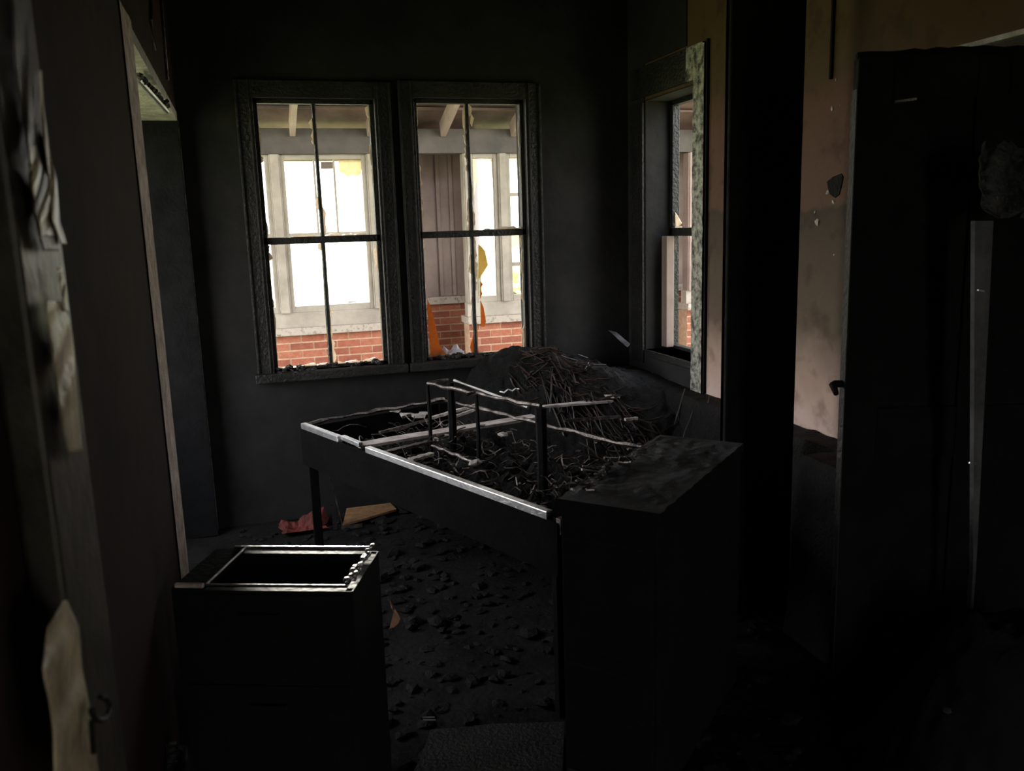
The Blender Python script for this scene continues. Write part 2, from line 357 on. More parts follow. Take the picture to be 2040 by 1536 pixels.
MB().prism([(xs+.02, 4.408, 1.53), (xs+.02, 4.415, 1.60), (xs+.02, 4.34, 1.54), (xs+.02, 4.37, 1.525), (xs+.02, 4.34, 1.522), (xs+.02, 4.34, 1.515), (xs+.02, 4.415, 1.515)], (.004, 0, 0)).build('glass_shard', M['shard'], win3)

# ---------------------------------------------------------------- porch beyond the windows
YO = 8.4
segs = [(-1.9, 1.50), (2.13, 3.90), (4.61, 7.0)]
for i, (a, c) in enumerate(segs):
    wb = MB().box((a, YO, -.3), (c, YO+.2, .588)).build(('wall_porch_left', 'wall_porch_middle', 'wall_porch_right')[i], M['mortar'], kind='structure')
    n = 0; z = .588-.0665
    while z > -.02 and n < 290:
        row = round((.588-z)/.075); x = a-(.1125 if row % 2 else 0)
        while x < c:
            u, v = max(x+.007, a+.002), min(x+.218, c-.002)
            if v-u > .03 and -.6 < v and u < 5.6:
                key = 'brick_%d' % random.randrange(3)
                off = random.uniform(0, .004)
                o = MB().box((u, YO-.004-off*.7, z), (v, YO+.02, z+.060)).build('brick', BR[random.randrange(3)], wb); n += 1
            x += .225
        z -= .075
    MB().box((a-.02, YO-.06, .588), (c+.02, YO+.24, .66)).build('sill_course', M['sill'], wb, bevel=.006)
    MB().box((a, YO+.02, .66), (c, YO+.14, .80)).build('apron_board', M['cream'], wb)
# recessed piers with coping between the window bays
for i, (a, c) in enumerate([(1.50, 2.13), (3.90, 4.61)]):
    c_ = c; c = c+(.22 if i else 0); wb = MB().box((a-.1, 9.0, -.3), (c+.17, 9.2, .755)).build('wall_pier_left' if i == 0 else 'wall_pier_right', M['mortar'], kind='structure')
    z = .755-.0665
    while z > -.1:
        row = round((.755-z)/.075); x = a-.1-(.1125 if row % 2 else 0)
        while x < c+.17:
            u, v = max(x+.005, a-.098), min(x+.22, c+.168)
            if v-u > .03: MB().box((u, 8.996-random.uniform(0, .003), z), (v, 9.02, z+.060)).build('brick', BR[random.randrange(3)], wb)
            x += .225
        z -= .075
    MB().box((a-.1, 8.95, .755), (c+.17, 9.2, .835)).build('coping', M['sill'], wb, bevel=.006)
    pb = MB().box((a-.1, 9.02, .835), (c+.17, 9.10, 2.5)); pb.build('panel_board', M['creamdirty'], wb)
    for xx in (a+.10, a+.46, a+.60):
        MB().box((xx+.02, 8.995, .84), (xx+.06, 9.02, 2.42)).build('batten', M['creamdirty'], wb, bevel=.004)
    # side cheeks of the recess
    MB().box((a-.16, YO+.2, -.3), (a-.10, 9.2, 2.5)).build('cheek_board', M['creamdirty'], wb)
    MB().box((c+.17, YO+.2, -.3), (c+.20, 9.2, 2.5)).build('cheek_board', M['creamdirty'], wb)
hd = MB().box((-1.9, YO-.03, 2.27), (7, YO+.12, 2.50)).build('trim_7', M['header'], kind='structure', bevel=.004)
def porch_window(idx, x0, x1, hm, vm, lowv):
    """timber window in the porch wall: x0..x1 is the frame opening; hm = heights of bars, vm = x of upper upright bars, lowv = of lower ones"""
    z0, z1 = .80, 2.27; w = empty('window_%d' % idx, ((x0+x1)/2, YO+.06, z0), kind='structure')
    b = MB(); s = .04
    b.box((x0, YO+.02, z0), (x0+s, YO+.07, z1)); b.box((x1-s, YO+.02, z0), (x1, YO+.07, z1)); b.box((x0+s, YO+.02, z1-.045), (x1-s, YO+.07, z1)); b.box((x0+s, YO+.02, z0), (x1-s, YO+.07, z0+.062))
    b.build('sash_frame', M['cream'], w, bevel=.004)
    for h in hm: MB().box((x0+s, YO+.02, h[0]), (x1-s, YO+.065, h[1])).build('glazing_bar', M['cream'], w)
    for x in vm: MB().box((x-.009, YO+.03, 1.54), (x+.009, YO+.06, z1-.045)).build('glazing_bar', M['cream'], w)
    MB().box((x0+s, YO+.045, z0+.06), (x1-s, YO+.049, z1-.04)).build('pane', M['glass'], w)
    return w
def post(x0, x1, mt='cream'):
    b = MB(); b.box((x0, YO-.01, .80), (x1, YO+.11, 2.27)); b.box((x0+.012, YO-.022, .80), (x1-.012, YO-.01, 2.27)); return b.build('trim_%d' % post.n, M[mt], kind='structure', bevel=.004)
post.n = 8
for x0, x1 in ((-1.9, -1.78), (-1.12, -1.0), (-.56, -.46), (.29, .39), (1.185, 1.50), (2.13, 2.20), (2.49, 2.58), (3.20, 3.30), (3.80, 3.90), (4.61, 4.72), (5.5, 5.6), (6.9, 7.0)):
    post(x0, x1, 'creamdirty' if x0 > 4 else 'cream'); post.n += 1
wa = porch_window(4, -.46, .29, [(1.47, 1.55)], [-.09], [])
wb_ = porch_window(5, .39, 1.185, [(1.47, 1.55)], [.70, .885], [])
wc = porch_window(6, 2.20, 2.49, [], [], [])
wd = porch_window(7, 2.58, 3.20, [(1.15, 1.19), (1.50, 1.54), (1.85, 1.885)], [2.89], [])
we = porch_window(8, 3.30, 3.80, [(1.47, 1.55)], [], [])
wf = porch_window(9, 4.72, 5.5, [(1.47, 1.55)], [5.1], [])
wg = porch_window(10, -1.0, -.56, [(1.47, 1.55)], [], [])
MB().box((.93, YO+.0, .868), (1.01, YO+.02, .884)).build('window_catch', M['palegrey'], wb_)
scraps([([(674, 319), (719, 319), (720, 346), (712, 351), (702, 349), (692, 353), (684, 345), (676, 343)], 'rag'), ([(639, 322), (667, 322), (667, 336), (639, 337)], 'creamdirty')], YO+.09, wb_, 'curtain_scrap')
scraps([([(940, 300), (984, 305), (984, 313), (978, 322), (965, 312), (950, 318), (951, 345), (956, 372), (949, 360), (944, 392), (940, 360)], 'yellow'), ([(978, 318), (985, 318), (985, 372), (980, 350)], 'yellow')], YO+.09, wc, 'curtain_scrap')
scraps([([(1016, 462), (1050, 462), (1050, 500), (1045, 503), (1043, 490), (1036, 487), (1029, 490), (1020, 493), (1017, 486)], 'yellow'), ([(1014, 312), (1046, 312), (1046, 334), (1016, 336)], 'rag')], YO+.09, wd, 'curtain_scrap')
# porch roof: sloping board ceiling with rafters
def roofz(y): return 2.52+(YO-y)*.34
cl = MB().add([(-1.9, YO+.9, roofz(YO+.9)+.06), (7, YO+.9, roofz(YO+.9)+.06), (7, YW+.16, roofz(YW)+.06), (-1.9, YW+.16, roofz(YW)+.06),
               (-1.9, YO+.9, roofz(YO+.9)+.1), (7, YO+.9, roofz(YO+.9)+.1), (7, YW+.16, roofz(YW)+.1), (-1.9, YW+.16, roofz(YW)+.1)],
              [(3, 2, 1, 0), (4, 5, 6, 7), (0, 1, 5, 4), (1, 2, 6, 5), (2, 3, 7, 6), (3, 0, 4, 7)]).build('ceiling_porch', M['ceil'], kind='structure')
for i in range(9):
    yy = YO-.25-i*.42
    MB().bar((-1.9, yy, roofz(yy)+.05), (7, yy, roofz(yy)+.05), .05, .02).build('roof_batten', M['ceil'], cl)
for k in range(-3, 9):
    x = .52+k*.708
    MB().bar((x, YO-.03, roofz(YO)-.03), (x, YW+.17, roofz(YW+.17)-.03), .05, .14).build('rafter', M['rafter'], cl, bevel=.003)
MB().box((-3, YW+.16, -.32), (8, YO+.2, -.28)).build('floor_porch', M['concrete'], kind='structure')
MB().box((XL-1, YW+.161, -.3), (XR+.2, YW+.18, 3.6)).build  # (outer face stays the wall itself)
# ground, hedge and far trees outside
MB().box((-80, -30, -.42), (80, 120, -.34)).build('ground', M['grass'], kind='structure')
def bush(name, x, y, r, h, label, group=None):
    e = empty(name, (x, y, -.34), label=label, cat='bush', group=group)
    b = MB(); rnd = random.Random(int(x*10+y))
    for i in range(420):
        th = rnd.uniform(0, 6.28); ph = rnd.uniform(0, 1); rr = r*(.55+.45*rnd.random())
        c = Vector((x+rr*math.cos(th)*math.sqrt(1-ph*ph*.7), y+rr*math.sin(th)*math.sqrt(1-ph*ph*.7), -.3+h*ph))
        a = Vector((rnd.uniform(-1, 1), rnd.uniform(-1, 1), rnd.uniform(-1, 1))).normalized()*.07; d = a.cross(Vector((rnd.random(), rnd.random(), rnd.random()))).normalized()*.03
        b.add([c-a, c+d, c+a, c-d], [(0, 1, 2, 3)])
    b.build('foliage', M['leaf'], e, kind='stuff')
    t = MB()
    for i in range(5): t.tube([(x, y, -.34), (x+rnd.uniform(-.3, .3)*r, y+rnd.uniform(-.3, .3)*r, -.34+h*.5), (x+rnd.uniform(-.8, .8)*r, y+rnd.uniform(-.8, .8)*r, -.34+h*.85)], [.03, .02, .008], 5)
    t.build('stem', M['chardull'], e)
bush('garden_bush', 4.3, 12.6, .8, 1.15, 'yellow-green bush outside low in the right-hand porch window')
bush('garden_bush', 2.55, 14.6, .5, .55, 'small pale bush outside seen at the foot of the porch glass')

# ---------------------------------------------------------------- crumpled paper on the sill
def crumple(name, c, sx_, sy_, h, mt, label, cat, n=14, seed=1, f=7.0, kind=None):
    c = Vector(c)
    def fn(u, v):
        a, b_ = (u-.5)*sx_, (v-.5)*sy_
        k = noise.noise(Vector((a*f/sx_*.35+seed, b_*f/sy_*.35, seed)))+.5*noise.noise(Vector((a*f/sx_+seed, b_*f/sy_, seed*2)))
        e = min(u, 1-u, v, 1-v)
        return (c.x+a*(1+.3*k), c.y+b_*(1+.3*k), max(c.z+.002, c.z+h*(.45+.9*k)*min(1, e*5+.25)))
    o = grid(fn, n, n).build(name, M[mt], label=label, cat=cat, kind=kind)
    s = o.modifiers.new('thick', 'SOLIDIFY'); s.thickness = .0015; s.offset = 0
    return o
crumple('crumpled_paper', (1.075, YW+.105, .826), .20, .09, .075, 'paper', 'crumpled white paper on the outer sill of the centre window', 'paper', 12, 3)

# ---------------------------------------------------------------- charred bed frame
BZ = .68; A = at(600, 845, Z=BZ); B = at(1112, 1030, Z=BZ); U = (B-A).normalized(); Vv = Vector((-U.y, U.x, 0)); LB = (B-A).length; WB = .80
bed = empty('bed_frame', (A+U*LB/2+Vv*WB/2)*1.0, 0, label='burnt-out metal bed frame full of bare springs below the windows', cat='bed')
bed.location.z = 0
def bp(u, v, z): p = A+U*u+Vv*v; return Vector((p.x, p.y, z+BZ-.61 if z > .05 else z))
# long near rail, broken and offset near the head
b = MB()
b.bar(bp(0, .01, .60), bp(.36, .01, .60), .026, .03); b.bar(bp(.36, .022, .607), bp(.52, .022, .603), .022, .02)
b.bar(bp(.60, .01, .598), bp(LB-.05, .01, .60), .026, .03)
b.build('near_rail', M['metal'], bed, bevel=.003)
MB().box((0, 0, 0), (0, 0, 0))
b = MB(); b.bar(bp(.0, .0, .505), bp(LB, .0, .505), .012, .17); b.build('side_panel', M['blackest'], bed)
b = MB(); b.bar(bp(0, 0, .505), bp(0, WB, .505), .012, .17); b.build('head_panel', M['blackest'], bed)
pts = [bp(0, WB*i/16, .605+random.uniform(-.006, .008)) for i in range(17)]
MB().tube(pts, .009, 6, .5).build('head_rail', M['metaldark'], bed)
pts = [bp(LB*i/30, WB, .60+random.uniform(-.005, .005)) for i in range(31)]
MB().tube(pts, .010, 6, .4).build('far_rail', M['metaldark'], bed)
MB().bar(bp(LB, 0, .58), bp(LB, WB, .58), .02, .05).build('foot_rail', M['metaldark'], bed)
for u, v in ((.03, .03), (LB-.03, .03), (.03, WB-.03), (LB-.03, WB-.03)):
    MB().box(bp(u, v, 0)-Vector((.02, .02, 0)), bp(u, v, .6)+Vector((.02, .02, 0))).build('leg', M['blackest'], bed, bevel=.003)
# slats
def slat(p, q, w, z, mt, jag=True):
    p, q = at(*p, Z=z+BZ-.61), at(*q, Z=z+BZ-.61); d = (q-p).normalized(); s = Vector((-d.y, d.x, 0)); L = (q-p).length; n = 14; top = []; bot = []
    for i in range(n+1):
        c = p+d*L*i/n
        top.append(c+s*(w/2+random.uniform(-1, 1)*.004)); bot.append(c-s*(w/2+random.uniform(-1, 1)*.004))
    return MB().prism(top+bot[::-1], (0, 0, .012)).build('slat', M[mt], bed)
slat((712, 888), (1066, 830), .075, .585, 'pale'); slat((745, 907), (857, 880), .03, .575, 'metaldark'); slat((818, 916), (862, 904), .03, .57, 'palegrey')
slat((757, 862), (858, 835), .012, .58, 'metaldark'); slat((858, 833), (952, 806), .02, .585, 'pale'); slat((905, 830), (958, 812), .012, .585, 'pale')
slat((1125, 838), (1236, 830), .018, .585, 'metaldark'); slat((1245, 836), (1270, 833), .015, .585, 'palegrey')
slat((868, 876), (892, 868), .03, .58, 'palegrey')
# coil springs
b = MB()
for iu in range(9):
    for iv in range(5):
        u, v = .2+iu*(LB-.4)/8+random.uniform(-.03, .03), .1+iv*(WB-.2)/4+random.uniform(-.03, .03)
        lean = Vector((random.uniform(-.04, .04), random.uniform(-.04, .04), 0)); tall = random.uniform(.08, .15)
        pts = []
        for k in range(26):
            t = k/25; an = t*math.pi*2*3+iu; r = .032*(1+.35*abs(2*t-1))
            p = bp(u, v, .44+tall*t)+lean*t; pts.append(p+Vector((math.cos(an)*r, math.sin(an)*r, 0)))
        b.tube(pts, .0022, 3)
b.build('bed_spring', M['metaldark'], bed, kind='stuff')
b = MB()
for i in range(75):
    u, v = random.uniform(.15, LB-.1), random.uniform(.05, WB-.05); an = random.uniform(0, 6.28); L = random.uniform(.08, .3); cv = random.uniform(-3, 3); pts = []
    p = bp(u, v, random.uniform(.5, .6))
    for k in range(9):
        q = p+Vector((0, 0, .02*math.sin(k)))
        lu = (q-A).dot(U); lv = (q-A).dot(Vv)
        if not (.02 < lu < LB-.02 and .02 < lv < WB-.02): break
        pts.append(q); p = p+Vector((math.cos(an), math.sin(an), random.uniform(-.12, .12)))*L/8; an += cv/8
    if len(pts) > 3: b.tube(pts, random.choice((.0016, .0022, .003)), 3)
b.build('loose_wire', M['metaldark'], bed, kind='stuff')
def mound(name, u0, u1, v0, v1, z0, amp, mt, parent):
    def fn(a, c):
        u, v = u0+(u1-u0)*a, v0+(v1-v0)*c; e = min(a, 1-a, c, 1-c)*6
        return bp(u, v, z0+amp*(N3(u, v, 0, 9)+.6*N3(u, v, 3, 26))*min(1, e+.3)-.02*max(0, 1-e))
    return grid(fn, 60, 34).build(name, M[mt], parent, kind='stuff')
mound('charred_bedding', .02, LB-.02, .02, WB-.02, .49, .07, 'heap', bed)
for (px, py, s) in ((790, 818, .035), (808, 826, .04), (834, 828, .04), (846, 824, .03), (700, 876, .018), (712, 884, .02), (722, 890, .014), (1000, 866, .03), (742, 896, .012), (878, 868, .02), (1016, 862, .02), (960, 848, .02), (1045, 998, .014), (1060, 1004, .02), (1080, 1010, .018), (1190, 880, .02), (1155, 898, .018)):
    c = at(px, py, Z=BZ-.02); MB().blob(c, s*.8, (1.2, 1.2, .4)).build('melted_lump', M['metaldark' if s < .03 else 'palegrey'], bed)

# ---------------------------------------------------------------- burnt stool frame standing in the bed
st = empty('stool_frame', (.93, 3.55, .50), 0, label='twisted metal stool frame standing inside the burnt bed', cat='stool')
a0 = at(852, 764, Z=.90); a1 = at(1077, 810, Z=.90); c0 = at(893, 757, Z=.90); c1 = at(1052, 812, Z=.87)
MB().tube([a0+(a1-a0)*t/12+Vector((0, 0, .004*math.sin(t*2.3))) for t in range(13)], .0085, 7, .22).build('front_tube', M['metaldark'], st)
MB().tube([a0, a0+(c0-a0)*.5+Vector((0, 0, .002)), c0], .008, 7, .1).build('end_tube', M['metaldark'], st)
MB().tube([at(905, 758, Z=.90)+(c1-at(905, 758, Z=.90))*t/8 for t in range(9)], .006, 6, .2).build('back_tube', M['metal'], st)
for top, r, zb in ((a0, .008, .58), (c0+Vector((.0, -.04, 0)), .017, .55), (a0+(a1-a0)*.47, .008, .6), (a1, .022, .5)):
    MB().tube([(top.x, top.y, top.z-.005), (top.x+.002, top.y-.002, (top.z+zb)/2), (top.x, top.y, zb)], r, 7, .12).build('leg', M['chardull'], st)
q0, q1 = at(860, 887, Z=.68), at(952, 924, Z=.68)
MB().tube([q0+(q1-q0)*t/10+Vector((0, 0, random.uniform(-.004, .004))) for t in range(11)], .006, 6, .4).build('lower_tube', M['metaldark'], st)
MB().blob(at(948, 922, Z=.68), .022, (1.3, 1.3, .6)).build('melted_lump', M['palegrey'], st)
MB().tube([at(930, 786, Z=.91), at(948, 780, Z=.92)], .006, 6).build('melted_lump', M['metaldark'], st)
# curling wire loops behind
def wire(name, pts, r, mt, label, cat, Z):
    P_ = [at(x, y, Z=Z) for x, y in pts]
    return MB().tube(P_, r, 5, .2).build(name, M[mt], label=label, cat=cat)

# ---------------------------------------------------------------- debris heap in the far right corner
def sm(t): t = max(0, min(1, t)); return t*t*(3-2*t)
def heap_h(x, y):
    dw = YW-y; dr = XR-x
    x_in = 1.99 if y > 2.6 else 1.84
    bench = (.69+.008*N3(x, y, 0, 12))*sm((x-x_in)/.06)*sm((y-2.15)/.1) if x > 1.8 else 0
    if y < 3.2: return bench
    crest = .86-.17*sm((x-1.5)/.6)-.02*sm((4.3-y)/.9)
    line = (x-1.38)*.66+(y-4.62)*.75       # distance in front (-) of the ridge from the window wall to the right wall
    h = crest+.06*max(-1, min(.3, line))-.42*sm(-line/.55)-.25*sm((1.22-x)/.2)
    h *= sm((y-3.2)/.45)
    lim = ((Vector((x, y, 0))-A).dot(Vv)-WB-.02)
    h *= sm(lim/.08) if lim < .08 else 1
    n = .03*N3(x, y, 0, 8)+.022*N3(x, y, 5, 24)
    h = max(0, h+n*sm(h/.2)*(1 if dr > .12 else .2))
    if y < 3.95 and dr < .2: h = min(h, .70)
    return max(h, bench)
g = grid(lambda u, v: (1.0+u*(XR-1.005), 2.15+v*(YW-.03-2.15), heap_h(1.0+u*(XR-1.005), 2.15+v*(YW-.03-2.15))), 110, 200)
heap = g.build('debris_heap', M['heap'], label='black heap of charred debris piled in the corner beside the bed', cat='debris', kind='stuff')
# sticks and strands sliding down the heap
b = MB(); rnd = random.Random(5)
for i in range(240):
    t = rnd.random(); s = rnd.gauss(-.06, .08)
    x, y = 1.42+.60*t+s*.66, 4.55-1.05*t+s*.75
    if x > XR-.06 or y > YW-.06 or (x > 1.9 and y < 3.95): continue
    L = rnd.uniform(.04, .22); an = math.atan2(-1.15, .62)+rnd.gauss(0, .45); lift = rnd.uniform(0, .04); pts = []
    for k in range(4):
        xx, yy = x+math.cos(an)*L*k/3, y+math.sin(an)*L*k/3
        if xx > XR-.03 or yy > YW-.04: break
        pts.append((xx, yy, heap_h(xx, yy)+.006+lift*k/3+rnd.uniform(0, .012)))
    if len(pts) > 2: b.tube(pts, rnd.uniform(.0018, .0055), 4)
b.build('charred_strands', M['strand'], label='tangle of burnt strands and twigs lying down the heap', cat='debris', kind='stuff')
def board(name, poly, Z, th, mt, label, holes=None, cat='board'):
    P_ = [at(x, y, Z=Z) for x, y in poly]
    return MB().prism(P_, (0, 0, th)).build(name, M[mt], label=label, cat=cat, bevel=.002)
bd = board('scorched_board', [(1159, 765), (1182, 763), (1238, 785), (1234, 792), (1208, 790), (1160, 777)], .66, .014, 'pale', 'short pale scorched board with nail holes on the debris heap')
for px, py in ((1170, 770), (1184, 773)):
    c = at(px, py, Z=.668); MB().blob(c, .007, (1, 1, .3)).build('nail_hole', M['chardull'], bd)
board('scorched_board', [(1080, 809), (1140, 803), (1215, 793), (1223, 800), (1180, 804), (1085, 811)], .64, .012, 'palegrey', 'long grey tapering board lying between stool frame and heap')
board('charred_board', [(1100, 764), (1120, 764), (1212, 792), (1200, 800), (1170, 790)], .63, .014, 'char', 'dark charred board beside the pale board with nail holes')
board('broken_glass', [(1212, 658), (1228, 662), (1255, 685), (1250, 692), (1236, 680)], .93, .004, 'ash', 'grey flat fragment resting high on the heap near the corner', cat='fragment')
wire('bent_wire', [(996, 780), (1004, 782), (1012, 776), (1020, 779), (1027, 774), (1034, 775)], .004, 'metal', 'short bright kinked wire behind the stool frame', 'wire', .73)

# ---------------------------------------------------------------- low charred chest in front of the bed
ch_z = .84
C = [at(*p, Z=ch_z) for p in ((1110, 990), (1320, 1015), (1490, 882), (1310, 860))]
for c in C: c.z = ch_z
# keep it square
e1 = (C[1]-C[0]); e2 = (C[3]-C[0]); e2l = (C[2]-C[1]).length*.5+e2.length*.5; e2 = (C[2]+C[3]-C[0]-C[1]).normalized()*e2l
e1 = Vector((e2.y, -e2.x, 0)).normalized()*e1.length
K = C[0]
chest = empty('charred_chest', (K+e1/2+e2/2-Vector((0, 0, ch_z))), 0, label='low black charred chest with a grey ash-covered top in front of the bed', cat='chest')
def kp(a, c, z): p = K+e1*a+e2*c; return Vector((p.x, p.y, z))
def slab(corners, z0, z1):
    return MB().prism([Vector((p.x, p.y, (z0+z1)/2)) for p in corners], (0, 0, z1-z0))
slab([kp(.02, .01, 0), kp(.98, .01, 0), kp(.98, .99, 0), kp(.02, .99, 0)], 0.0, ch_z-.03).build('body', M['chardull'], chest, bevel=.004)
def topf(u, v):
    p = kp(u, v, ch_z); n = .012*N3(p.x, p.y, 0, 9)+.006*N3(p.x, p.y, 2, 30)
    if u < .38: n += .02*max(0, N3(p.x, p.y, 7, 14))*sm((.38-u)*5)
    e = min(u, 1-u, v, 1-v)
    return p+Vector((0, 0, n*sm(e*8)-.004))+e1.normalized()*.006*N3(v*9, u*9, 0, 2)*(1 if u in (0, 1) else 0)
tp = grid(topf, 30, 60).build('top_board', M['ash'], chest, smooth=False)
tp.data.materials.append(M['chardull']); sd = tp.modifiers.new('thick', 'SOLIDIFY'); sd.thickness = .028; sd.offset = -1; sd.material_offset_rim = 1; sd.material_offset = 1
for k_ in range(2):
    z0_, z1_ = .06+k_*.36, .37+k_*.36
    MB().prism([kp(.06, 0, z0_), kp(.94, 0, z0_), kp(.94, 0, z1_), kp(.06, 0, z1_)], -e2.normalized()*.012).build('drawer_front', M['chardull'], chest)
b = MB()
for i in range(40):
    u, v = random.uniform(.01, .2), random.uniform(.08, .75); c = kp(u, v, ch_z+.012)
    b.blob(c, random.uniform(.003, .010), (1.4, 1.4, .5))
for i in range(10):
    u, v = random.uniform(.03, .25), random.uniform(.1, .6); c = kp(u, v, ch_z+.015); an = random.random()*3
    b.tube([c+Vector((math.cos(an+j*.4), math.sin(an+j*.4), 0))*.018*j+Vector((0, 0, .006*math.sin(j*2))) for j in range(5)], .003, 5, .3)
b.build('ash_debris', M['metaldark'], chest, kind='stuff')

# ---------------------------------------------------------------- open-topped metal cabinet, front left
Zc = .75
fl, fr, br_, bl = at(342, 1165, Z=Zc), at(700, 1168, Z=Zc), at(775, 1092, Z=Zc), at(455, 1077, Z=Zc)
f1 = fr-fl; f2 = Vector((-f1.y, f1.x, 0)).normalized()*((br_-fr).length*.5+(at(512, 1078, Z=Zc)-at(415, 1153, Z=Zc)).length*.5)
cab = empty('metal_cabinet', (fl+f1/2+f2/2-Vector((0, 0, Zc))), 0, label='black metal cabinet with an open top and bright rim, front left', cat='cabinet')
def cp(a, c, z): p = fl+f1*a+f2*c; return Vector((p.x, p.y, z))
w_ = .018
def panel(a, c, t, z0=.03, z1=Zc-.012):
    return MB().prism([Vector((a.x, a.y, z0)), Vector((c.x, c.y, z0)), Vector((c.x, c.y, z1)), Vector((a.x, a.y, z1))], t)
fn_, sn_ = f2.normalized(), f1.normalized()
panel(cp(0, .03, 0), cp(1, .03, 0), fn_*w_).build('front_panel', M['metalblack'], cab)
panel(cp(0, .97, 0), cp(1, .97, 0), fn_*w_).build('back_panel', M['metalblack'], cab)
panel(cp(.015, 0, 0), cp(.015, 1, 0), sn_*w_).build('side_panel', M['metalblack'], cab)
panel(cp(.985, 0, 0), cp(.985, 1, 0), sn_*w_).build('side_panel', M['metalblack'], cab)
slab([cp(0, 0, 0), cp(.18, 0, 0), cp(.18, 1, 0), cp(0, 1, 0)], Zc-.022, Zc-.006).build('top_plate', M['chardull'], cab)
slab([cp(.03, .05, 0), cp(.97, .05, 0), cp(.97, .95, 0), cp(.03, .95, 0)], .10, .115).build('bottom_shelf', M['metalblack'], cab)
for (u0, c0_, u1, c1_, h, mt) in ((.19, .02, .98, .02, .005, 'metal'), (.19, .03, .19, .98, .005, 'metal'), (.12, .99, .97, .99, .008, 'metal'), (.02, .0, .18, .0, .010, 'edge')):
    MB().bar(cp(u0, c0_, Zc-.001), cp(u1, c1_, Zc-.001), h, h).build('rim', M[mt], cab, bevel=.0015)
MB().bar(cp(.55, -.012, Zc-.022), cp(.86, -.012, Zc-.022), .003, .004).build('rim', M['metaldark'], cab)
b = MB()
for i in range(26):
    c = cp(.975+random.uniform(-.02, .02), random.uniform(.05, 1.0), Zc+random.uniform(0, .010))
    d = f2.normalized()*.018+sn_*random.uniform(-.006, .006)
    b.tube([c-d*.7, c, c+d*.7], [.003, .007, .003], 6, .3)
b.build('melted_edge', M['metal'], cab, smooth=True)
for k_ in range(3):
    z0_ = .06+k_*.23
    dr = MB().prism([cp(.04, -.015, z0_), cp(.96, -.015, z0_), cp(.96, -.015, z0_+.21), cp(.04, -.015, z0_+.21)], fn_*.008).build('drawer', M['metalblack'], cab)
    MB().bar(cp(.4, -.06, z0_+.16), cp(.6, -.06, z0_+.16), .01, .012).build('handle', M['metalblack'], dr)
# torn strip curling off the cabinet side
pts = [(776, 1188, .0), (779, 1200, .0), (783, 1212, .0), (790, 1224, 0), (793, 1232, 0), (790, 1242, 0), (782, 1250, 0), (775, 1253, 0)]
wd_ = [2, 5, 6, 7, 8, 6, 4, 2]; Yq = cp(1, .9, 0).y
L_ = [at(x-w/2, y, Y=Yq) for (x, y, _), w in zip(pts, wd_)]; Rr = [at(x+w/2, y, Y=Yq-.01) for (x, y, _), w in zip(pts, wd_)]
MB().prism(L_+Rr[::-1], (0, .002, 0)).build('torn_strip', M['curl'], cab, label='brown torn strip curling from the side')

# ---------------------------------------------------------------- objects on the floor under the windows
dz = empty('broken_tray', (.52, 4.4, 0), 0, label='broken tray with a brown board bottom on the floor under the left window', cat='tray')
q = [at(683, 1047, Z=.03), at(790, 1016, Z=.03), at(770, 990, Z=.03), at(684, 997, Z=.03)]
for p in q: p.y = min(p.y, YW-.03)
MB().prism(q, (0, 0, .012)).build('bottom_board', M['brown'], dz)
MB().bar(at(680, 1052, Z=.02), at(722, 1046, Z=.02), .006, .02).build('front_edge', M['metaldark'], dz)
p0 = at(682, 1046, Z=.03); r_ = at(659, 955, Y=p0.y-.02)
MB().bar(p0, r_, .007, .010).build('upright_edge', M['metaldark'], dz)
MB().bar(at(668, 1055, Z=.01), at(663, 1005, Y=p0.y), .02, .008).build('side_board', M['char'], dz)
crumple('red_wrapper', (.19, 4.47, .012), .24, .17, .07, 'red', 'crumpled dark red paper on the floor left of the brown tray', 'paper', 14, 6)

# ---------------------------------------------------------------- rubble on the floor
b = MB(); rnd = random.Random(9)
for i in range(1500):
    x, y = rnd.uniform(-.2, 1.85), rnd.uniform(1.4, 4.6)
    if (Vector((x, y, 0))-cp(.5, .5, 0)).length < .22: continue
    r = rnd.uniform(.004, .022)*(1 if rnd.random() < .9 else 1.8)
    b.blob((x, y, r*.35), r, (1.3, 1.3, .55), jit=.4)
b.build('floor_rubble', M['heap'], label='burnt rubble scattered over the sooty floor', cat='debris', kind='stuff')
sh = [at(858, 1458, Z=.03), at(1125, 1442, Z=.03), at(1118, 1600, Z=.03), at(790, 1600, Z=.03)]
MB().prism([sh[0], (sh[0]+sh[1])/2+Vector((0, .012, 0)), sh[1], sh[2], sh[3], (sh[0]*.5+sh[3]*.5)+Vector((.012, 0, 0))], (0, 0, .015)).build('fallen_panel', M['rubble'], label='grey sooty panel lying flat on the floor at the bottom', cat='panel')
MB().bar(at(1140, 1560, Z=.03), at(1172, 1470, Z=.03), .05, .02).build('floor_plank', M['char'], label='narrow dark plank on the floor right of the fallen panel', cat='plank', bevel=.002)
t_ = empty('metal_clip', at(843, 1432, Z=.02), 0, label='small shiny double metal clip on the rubble above the fallen panel', cat='clip')
MB().tube([at(842, 1429, Z=.02), at(866, 1429, Z=.02)], .0022, 5).build('rod', M['metal'], t_); MB().tube([at(843, 1434, Z=.02), at(868, 1434, Z=.02)], .0022, 5).build('rod', M['metal'], t_)
